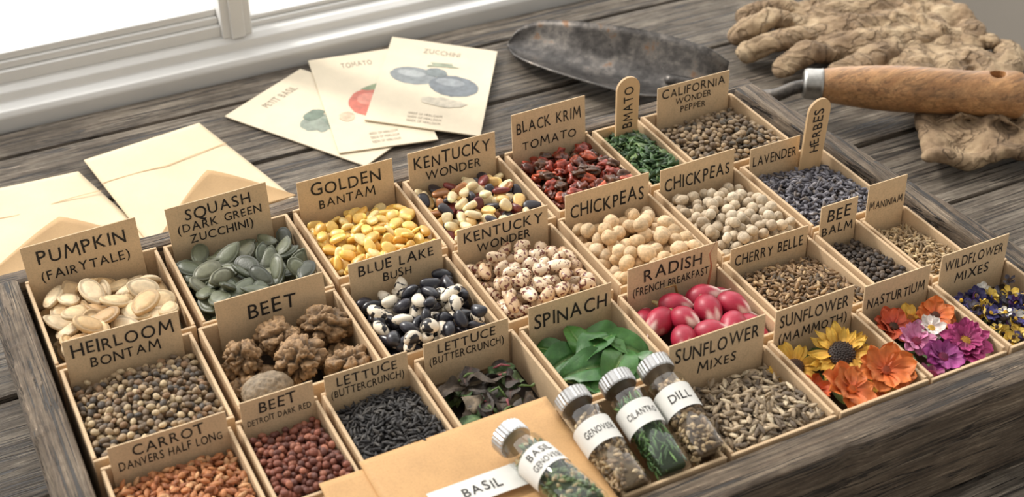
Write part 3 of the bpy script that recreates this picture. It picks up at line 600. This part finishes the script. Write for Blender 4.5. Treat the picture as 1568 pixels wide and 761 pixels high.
def lathe(mb,prof,n,c,m=0,T=None,ridge=None):
    P=[]
    for y,r in prof:
        for k in range(n):
            a=2*math.pi*k/n; rr=r*(1+(ridge if (ridge and k%2) else 0)); P.append((rr*math.sin(a),y,rr*math.cos(a)))
    F=[(i*n+k,(i+1)*n+k,(i+1)*n+(k+1)%n,i*n+(k+1)%n) for i in range(len(prof)-1) for k in range(n)]
    F+=[tuple(range(n)),tuple(range(len(prof)*n-1,(len(prof)-1)*n-1,-1))]
    P=np.array(P); mb.add(T(P) if T else P,F,c,m)
def vial(capc,bot,text,pal,kind,r=1.05):
    A=np.array(capc,float);B=np.array(bot,float); L=np.linalg.norm(B-A); y=(A-B)/L; x=np.cross(y,[0,0,1.]); x/=np.linalg.norm(x); z=np.cross(x,y)
    T=lambda P: A+np.asarray(P)@np.array([x,y,z])
    e=empty('glass_seed_vial',*((A+B)/2))
    mb=MB(); lathe(mb,[(.36,.5),(.38,.72),(.42,.76),(.42,.84),(.35,.92),(-.33,.92),(-.42,.88),(-.42,.5)],56,(1,1,1),0,T,.05); fixn(mb.build('screw_cap',ALU,parent=e))
    mb=MB(); lathe(mb,[(-.4,.7),(-.7,.7),(-.9,.8),(-1.15,r),(-L+.2,r),(-L+.05,r*.93),(-L,r*.7)],40,(1,1,1),0,T); fixn(mb.build('glass_body',GLASS,smooth=True,parent=e))
    mb=MB(); a0,a1=R(-115),R(75); n=24; P=[];rl=r+.02; y0,y1=-L*.40-.95,-L*.40+.60
    for i in range(n+1):
        a=a0+(a1-a0)*i/n
        for yy in (y0,y1): P.append((rl*math.sin(a),yy,rl*math.cos(a)))
    mb.add(T(P),[(2*i,2*i+2,2*i+3,2*i+1) for i in range(n)]); mb.build('paper_label',WLAB,smooth=True,parent=e)
    mb=MB(); rt=rl+.02
    tl=text if isinstance(text,list) else [text]
    for i,t in enumerate(tl):
        V,F,_=lettering(t,.5 if len(tl)==1 else .42,1.8); V[:,1]+=(y0+y1)/2+(0 if len(tl)==1 else (.32-.66*i))
        a=(V[:,0]-.12)/rt-.05; mb.add(T(np.c_[rt*np.sin(a),V[:,1],rt*np.cos(a)]),F)
    mb.build('lettering',INK,parent=e)
    mb=MB(); cf=palette_fn(pal)
    if kind=='leaf':
        for k in range(420):
            a=rng.uniform(0,6.3); rr=(r-.14)*(rng.random()**.3); p=T([(rr*math.sin(a),rng.uniform(-L+.3,-1.4),rr*math.cos(a))])[0]
            d=rng.normal(0,1,3)*np.array([.6,1,.6]); d/=np.linalg.norm(d); nn=(p-T([(0,(p-A)@y,0)])[0]); nn/=np.linalg.norm(nn)+1e-6; d=d-nn*(d@nn); q=[p-d*.3,p+nn*.02,p+d*.3]
            tube(mb,q,[.03,.06,.03],cf(),0,5)
        lathe(mb,[(-1.6,.6),(-L+.3,.8)],16,cf()*.5,0,T)
    else:
        pv,pf=ICO[2]; sv,sh=shape('sliver',pv)
        for k in range(560):
            a=rng.uniform(0,6.3); rr=(r-.15)*(rng.random()**.2); yy=rng.uniform(-L+.25,-1.5)
            M=np.array(Matrix.Rotation(rng.uniform(0,6.3),3,'Z')@Matrix.Rotation(rng.normal(0,.8),3,'Y'))
            v=(sv*np.array([.26,.11,.1]))@M.T+np.array([rr*math.sin(a),yy,rr*math.cos(a)])
            rad=np.hypot(v[:,0],v[:,2]); kk=np.minimum(1,(r-.05)/rad); v[:,0]*=kk; v[:,2]*=kk
            mb.add(T(v),pf,np.clip(cf()[None]*sh[:,None],0,1))
        lathe(mb,[(-1.6,.75),(-L+.3,.8)],16,cf()*.5,0,T)
    mb.build('contents',S_DULL,smooth=True,parent=e)
BR=[((172,146,110),3),((138,112,82),3),((98,80,60),2),((196,172,136),1)]
vial((19.0,-26.5,1.7),(20.2,-32.8,1.85),['BASIL','GENOVESE'],[((92,112,66),3),((154,136,98),2),((66,86,48),2)],'sliver')
vial((23.4,-25.0,1.15),(23.6,-31.0,-.1),'GENOVESE',BR,'sliver')
vial((26.1,-24.9,1.2),(26.0,-30.9,-.1),'CILANTRO',[((84,120,60),3),((62,92,48),3),((110,142,78),1)],'leaf')
vial((28.5,-24.8,1.25),(28.3,-30.7,-.1),'DILL',BR,'sliver')

# ------------------------------------------------------------------ paper goods on table
envelope('paper_envelope',[(-3.5,7.5),(10.6,7.0),(7.0,22),(-4.0,22.6)],-6.95,.1,CREAM,[(-3.2,9.5),(10.0,9.2),(4.2,14.6)],CREAM2,.3)
envelope('paper_envelope',[(9.6,7.2),(20.9,8.0),(17.1,24.4),(7.7,23.0)],-6.7,.1,CREAM,[(9.9,9.8),(20.3,10.6),(15.2,15.4)],CREAM2,.3)
def blob(cx,cy,rx,ry,n=26,j=.05):
    return [(cx+rx*math.cos(2*math.pi*k/n)*(1+rng.normal(0,j)),cy+ry*math.sin(2*math.pi*k/n)*(1+rng.normal(0,j))) for k in range(n)]
def packet(q,z,art,title):
    q=np.array(q,float)  # order: top-left, top-right, bottom-right, bottom-left of printed face
    e=empty('seed_packet',*q.mean(0),z); mb=MB(); mb.quadbox([tuple(q[3]),tuple(q[2]),tuple(q[1]),tuple(q[0])],z,z+.12); mb.build('packet',PACK,parent=e,bevel=.03)
    def T(P,h):
        P=np.asarray(P,float); s,t=P[:,0:1],P[:,1:2]; xy=q[3]*(1-s)*(1-t)+q[2]*s*(1-t)+q[1]*s*t+q[0]*(1-s)*t
        return np.c_[xy,np.full(len(P),z+.12+h)]
    mb=MB()
    for i,(poly,c) in enumerate(art): mb.add(T(poly,.01+.004*i),[tuple(range(len(poly)))],lin(c))
    mb.build('printed_picture',PRINT,parent=e)
    mb=MB(); V,F,_=lettering(title,.055,.7); V=V*np.array([1,1])+np.array([.5,.88]); mb.add(T(V,.02),F)
    for yy in (.14,.10,.06):
        V,F,_=lettering('SEEDS OF HEIRLOOM',.022,.6); mb.add(T(V+np.array([.5,yy]),.02),F)
    mb.build('lettering',GREYINK,parent=e)
PRINT=vcol('faded_print',.6,.35,1.2,.0); GREYINK=plain('faded_ink',(150,138,120),.7,.05,2,0)
packet([(19.3,24.9),(27.4,29.6),(34.9,17.6),(26.6,12.9)],-6.95,[(blob(.34,.5,.16,.1,26,.12),(140,148,134)),(blob(.5,.4,.17,.11,26,.12),(122,134,120)),(blob(.66,.46,.14,.1,26,.12),(160,160,138)),(blob(.5,.3,.13,.07),(186,162,136)),(blob(.42,.58,.1,.05,20,.12),(112,126,110)),(blob(.6,.36,.08,.05,20,.12),(98,112,104))],'PETIT BASIL')
packet([(28.4,30.4),(36.0,29.2),(33.0,13.7),(25.4,15.3)],-6.8,[(blob(.58,.45,.32,.16,40,.02),(202,108,88)),(blob(.48,.49,.12,.06),(218,140,120)),(blob(.58,.60,.12,.03,12,.25),(130,142,108)),(blob(.20,.34,.08,.05),(204,182,154))],'TOMATO')
packet([(36.4,30.9),(43.4,24.3),(36,12.4),(28.9,18.8)],-6.62,[(blob(.30,.56,.21,.10,40,.02),(132,137,138)),(blob(.68,.50,.22,.12,40,.02),(112,118,123)),(blob(.28,.585,.13,.04,40,.02),(160,164,164)),(blob(.64,.54,.13,.045,40,.02),(140,145,148)),(blob(.50,.63,.10,.05),(120,128,128)),(blob(.5,.72,.16,.035,14,.3),(150,157,134)),(blob(.62,.3,.2,.05,26,.1),(196,186,166))],'ZUCCHINI')

# ------------------------------------------------------------------ trowel
trw=empty('garden_trowel',58,8,-5)
far=np.array([(44.9,25.4,-6.6),(46.2,25.7,-5.7),(48.2,24.8,-4.9),(50.6,21.6,-4.2),(54.4,17.1,-3.9),(56.9,12.8,-3.9),(58.0,10.9,-4.6)])
near=np.array([(44.5,24.6,-6.6),(44.0,22.1,-6.2),(44.7,18.7,-5.8),(46.6,14.6,-5.6),(49.2,10.8,-5.6),(52.1,9.3,-5.6),(55.3,9.1,-5.6)])
def cr(P,n):
    P=np.r_[[2*P[0]-P[1]],P,[2*P[-1]-P[-2]]]; out=[]
    for i in range(1,len(P)-2):
        for k in range(n):
            t=k/n; a,b,c,d=P[i-1:i+3]; out.append(.5*((2*b)+(-a+c)*t+(2*a-5*b+4*c-d)*t*t+(-a+3*b-3*c+d)*t**3))
    out.append(P[-2]); return np.array(out)
fa,ne=cr(far,6),cr(near,6); mb=MB(); nw=20; P=[]
for i in range(len(fa)):
    w=np.linalg.norm(fa[i]-ne[i]); zm=-6.85
    for j in range(nw+1):
        t=j/nw; p=ne[i]*(1-t)+fa[i]*t; k=1-abs(2*t-1)**2.2; p[2]=p[2]*(1-k)+k*min(zm+.25*(i/len(fa)),p[2]); P.append(p)
F=[(i*(nw+1)+j,(i+1)*(nw+1)+j,(i+1)*(nw+1)+j+1,i*(nw+1)+j+1) for i in range(len(fa)-1) for j in range(nw)]
mb.add(P,F); o=mb.build('blade',STEEL,smooth=True,parent=trw); s_=o.modifiers.new('thick','SOLIDIFY'); s_.thickness=.2*K; s_.offset=1
D_=np.array([-.35,-.75,0])
mb=MB(); tube(mb,cr(np.array([(53.8,13.0,-6.4),(56.0,10.0,-6.2),(57.0,7.2,-5.7),(58.4,5.2,-5.0),(59.8,4.6,-4.4),(61.4,3.9,-4.1)]),5),np.linspace(.58,.52,26),(1,1,1),0,14); mb.build('shank',STEEL,smooth=True,parent=trw)
A=np.array([61.0,4.9,-4.0])+D_;B=np.array([74.9,-4.7,-3.8])+D_; L=np.linalg.norm(B-A); yv=(B-A)/L; xv=np.cross(yv,[0,0,1.]); xv/=np.linalg.norm(xv); zv=np.cross(xv,yv)
T=lambda P: A+np.asarray(P)@np.array([xv,yv,zv])
mb=MB(); lathe(mb,[(-.3,.5),(-.3,.95),(-.2,1.15),(0,1.22),(1.0,1.25),(1.2,1.3),(1.25,1.2)],32,(1,1,1),0,T); fixn(mb.build('ferrule',FERR,smooth=True,parent=trw))
mb=MB(); pr=cr(np.array([(1.1,1.18),(1.6,1.32),(3,1.52),(6,1.78),(9,1.8),(12,1.72),(14.2,1.82),(15.8,1.88),(16.5,1.6),(16.85,.9),(16.9,.3)]),4); lathe(mb,[tuple(p) for p in pr],40,(.3,.3,.3),0,T)
hd=mb.build('handle',HANDLE,smooth=True,parent=None)
mb=MB(); c=A+yv*14.3; n=24; P=[(c[0]+.6*math.cos(2*math.pi*k/n),c[1]+.6*math.sin(2*math.pi*k/n),zz) for zz in (-8,0) for k in range(n)]
mb.add(P,[tuple(range(n-1,-1,-1)),tuple(range(n,2*n))]+[(k,(k+1)%n,(k+1)%n+n,k+n) for k in range(n)]); cut=mb.build('cut',HANDLE)
fixn(hd); fixn(cut)
bm_=hd.modifiers.new('b','BOOLEAN'); bm_.object=cut; bm_.operation='DIFFERENCE'; bm_.solver='EXACT'
bpy.context.view_layer.update(); dg=bpy.context.evaluated_depsgraph_get(); me=bpy.data.meshes.new_from_object(hd.evaluated_get(dg)); hd.modifiers.clear(); hd.data=me; bpy.data.objects.remove(cut); par(hd,trw)

# ------------------------------------------------------------------ gloves
def glove(origin,yaw,z,flip=1,s=1.0,bend=(0,0,0,0),cl=1.0):
    mb=MB(); c_,s_=math.cos(yaw),math.sin(yaw)
    def G(p): x,y,zz=p; y*=flip; x*=s;y*=s; return (origin[0]+x*c_-y*s_,origin[1]+x*s_+y*c_,z+zz)
    # broad, flattened leather fingers lying close together
    fingers=[((3.2,3.7),(6.9,4.9),(9.4,5.6),1.32),((4.0,1.3),(8.0,1.9),(11.4,2.1),1.38),((4.0,-1.3),(8.0,-1.7),(11.0,-1.3),1.36),((3.2,-3.6),(6.4,-4.6),(9.0,-4.6),1.22)]
    for i,(a,b,c,r) in enumerate(fingers):
        k=bend[i]; tube(mb,[G((a[0],a[1],.0)),G(((a[0]+b[0])/2,(a[1]+b[1])/2,.3)),G((b[0],b[1],.6+k*.3)),G(((b[0]+c[0])/2,(b[1]+c[1])/2,.45)),G((c[0],c[1],-.1))],[r*1.02*s,r*.96*s,r*1.03*s,r*.95*s,r*.92*s],(1,1,1),0,18,.66)
        for q in (.35,.7):   # folds across the knuckles
            p=np.array(a)*(1-q)+np.array(c)*q; tube(mb,[G((p[0],p[1]-r*.6,.75+k*.2)),G((p[0]+.15,p[1],1.05+k*.25)),G((p[0],p[1]+r*.6,.75+k*.2))],[.22,.26,.22],(1,1,1),0,8)
    tube(mb,[G((-2,3.8,0)),G((.4,6.0,.3)),G((2.8,7.2,.4)),G((5.2,7.8,.0))],[1.8*s,1.5*s,1.45*s,1.25*s],(1,1,1),0,18,.68)
    for y in np.arange(-3.9,4.2,.5): tube(mb,[G((4.6,y,.0)),G((1,y*1.06,.3+.3*math.sin(y*2.3))),G((-3,y*1.0,.15+.28*math.sin(y*1.9+1))),G((-6.5,y*.92,.1+.2*math.sin(y*3)))],[1.15*s,1.3*s,1.2*s,1.0*s],(1,1,1),0,14,.75)
    e=-6-8*cl
    for y in np.arange(-4.6,4.7,.45): tube(mb,[G((-5.6,y*.85,.1)),G((-6-2.5*cl,y*1.0,.1+.3*math.sin(y*2.1))),G((-6-5.5*cl,y*1.2,.1+.38*math.sin(y*1.6+2))),G((e,y*1.32,.0+.4*math.sin(y*1.3+1)))],[.95*s,.75*s,.7*s,.66*s],(1,1,1),0,12,.7)
    hem=[G((e-.2,y*1.33,.2+.4*math.sin(y*1.3+1))) for y in np.arange(-4.8,4.9,.4)]; tube(mb,hem,[.68*s]*len(hem),(1,1,1),0,12,.95)
    seam=[G((-6.2+.3*math.sin(y),y*.92,.85)) for y in np.arange(-4.0,4.1,.4)]; tube(mb,seam,[.34*s]*len(seam),(1,1,1),0,10,.9)
    for k in range(9):   # loose diagonal creases over palm and cuff
        x0,y0=rng.uniform(-11 if cl>.7 else -7,3),rng.uniform(-3.2,3.2); a=rng.normal(1.4,.5); l=rng.uniform(1.4,2.6)
        tube(mb,[G((x0-l*math.cos(a),y0-l*math.sin(a),.7)),G((x0+.2,y0,1.15)),G((x0+l*math.cos(a),y0+l*math.sin(a),.7))],[.2,.34,.2],(1,1,1),0,8)
    o=mb.build('leather_work_glove',LEATHER,smooth=True)
    r=o.modifiers.new('remesh','REMESH'); r.mode='VOXEL'; r.voxel_size=.12*K; r.use_smooth_shade=True
    sm=o.modifiers.new('smooth','SMOOTH'); sm.iterations=2
    for nm,sz,st in (('folds',2.0,.65),('wrinkles',.7,.2)):
        tx=bpy.data.textures.new(nm,'CLOUDS'); tx.noise_scale=sz*K; tx.noise_depth=2
        d=o.modifiers.new(nm,'DISPLACE'); d.texture=tx; d.strength=st*K; d.mid_level=.5; d.texture_coords='LOCAL'
    return o
glove((72.8,12.8),R(166),-5.75,1,.95,(1,0,1.5,0),.5)
glove((74.0,2.9),R(68),-6.05,-1,.9)

# ------------------------------------------------------------------ camera, light
cam=bpy.data.cameras.new('camera'); co=bpy.data.objects.new('camera',cam); col.objects.link(co); sc.camera=co
co.location=(-3.97*K,-71.98*K,50.21*K+Z0); co.rotation_euler=(math.pi/2-.6262,0,-.4688)
cam.lens=2284.9/1672*36; cam.sensor_width=36; cam.clip_start=.01
cam.dof.use_dof=True; cam.dof.focus_distance=.86; cam.dof.aperture_fstop=11
w=bpy.data.worlds.new('daylight'); sc.world=w; w.use_nodes=True; nt=w.node_tree; bg=nt.nodes['Background']
tc=nt.nodes.new('ShaderNodeTexCoord'); sp=nt.nodes.new('ShaderNodeSeparateXYZ'); nt.links.new(tc.outputs['Generated'],sp.inputs[0])
mr=nt.nodes.new('ShaderNodeMapRange'); mr.inputs[1].default_value=-.1; mr.inputs[2].default_value=.25; nt.links.new(sp.outputs[1],mr.inputs[0])
cx=mix(nt,mr.outputs[0],(.60,.57,.525),(2.7,2.67,2.6)); nt.links.new(cx,bg.inputs[0]); bg.inputs[1].default_value=1.0
sun=bpy.data.lights.new('sun','SUN'); so=bpy.data.objects.new('sun',sun); col.objects.link(so); sun.energy=2.5; sun.angle=R(9); sun.color=(1,.95,.87)
so.rotation_euler=Vector((.6,-1,-.95)).to_track_quat('-Z','Y').to_euler()
sc.view_settings.view_transform='Standard'
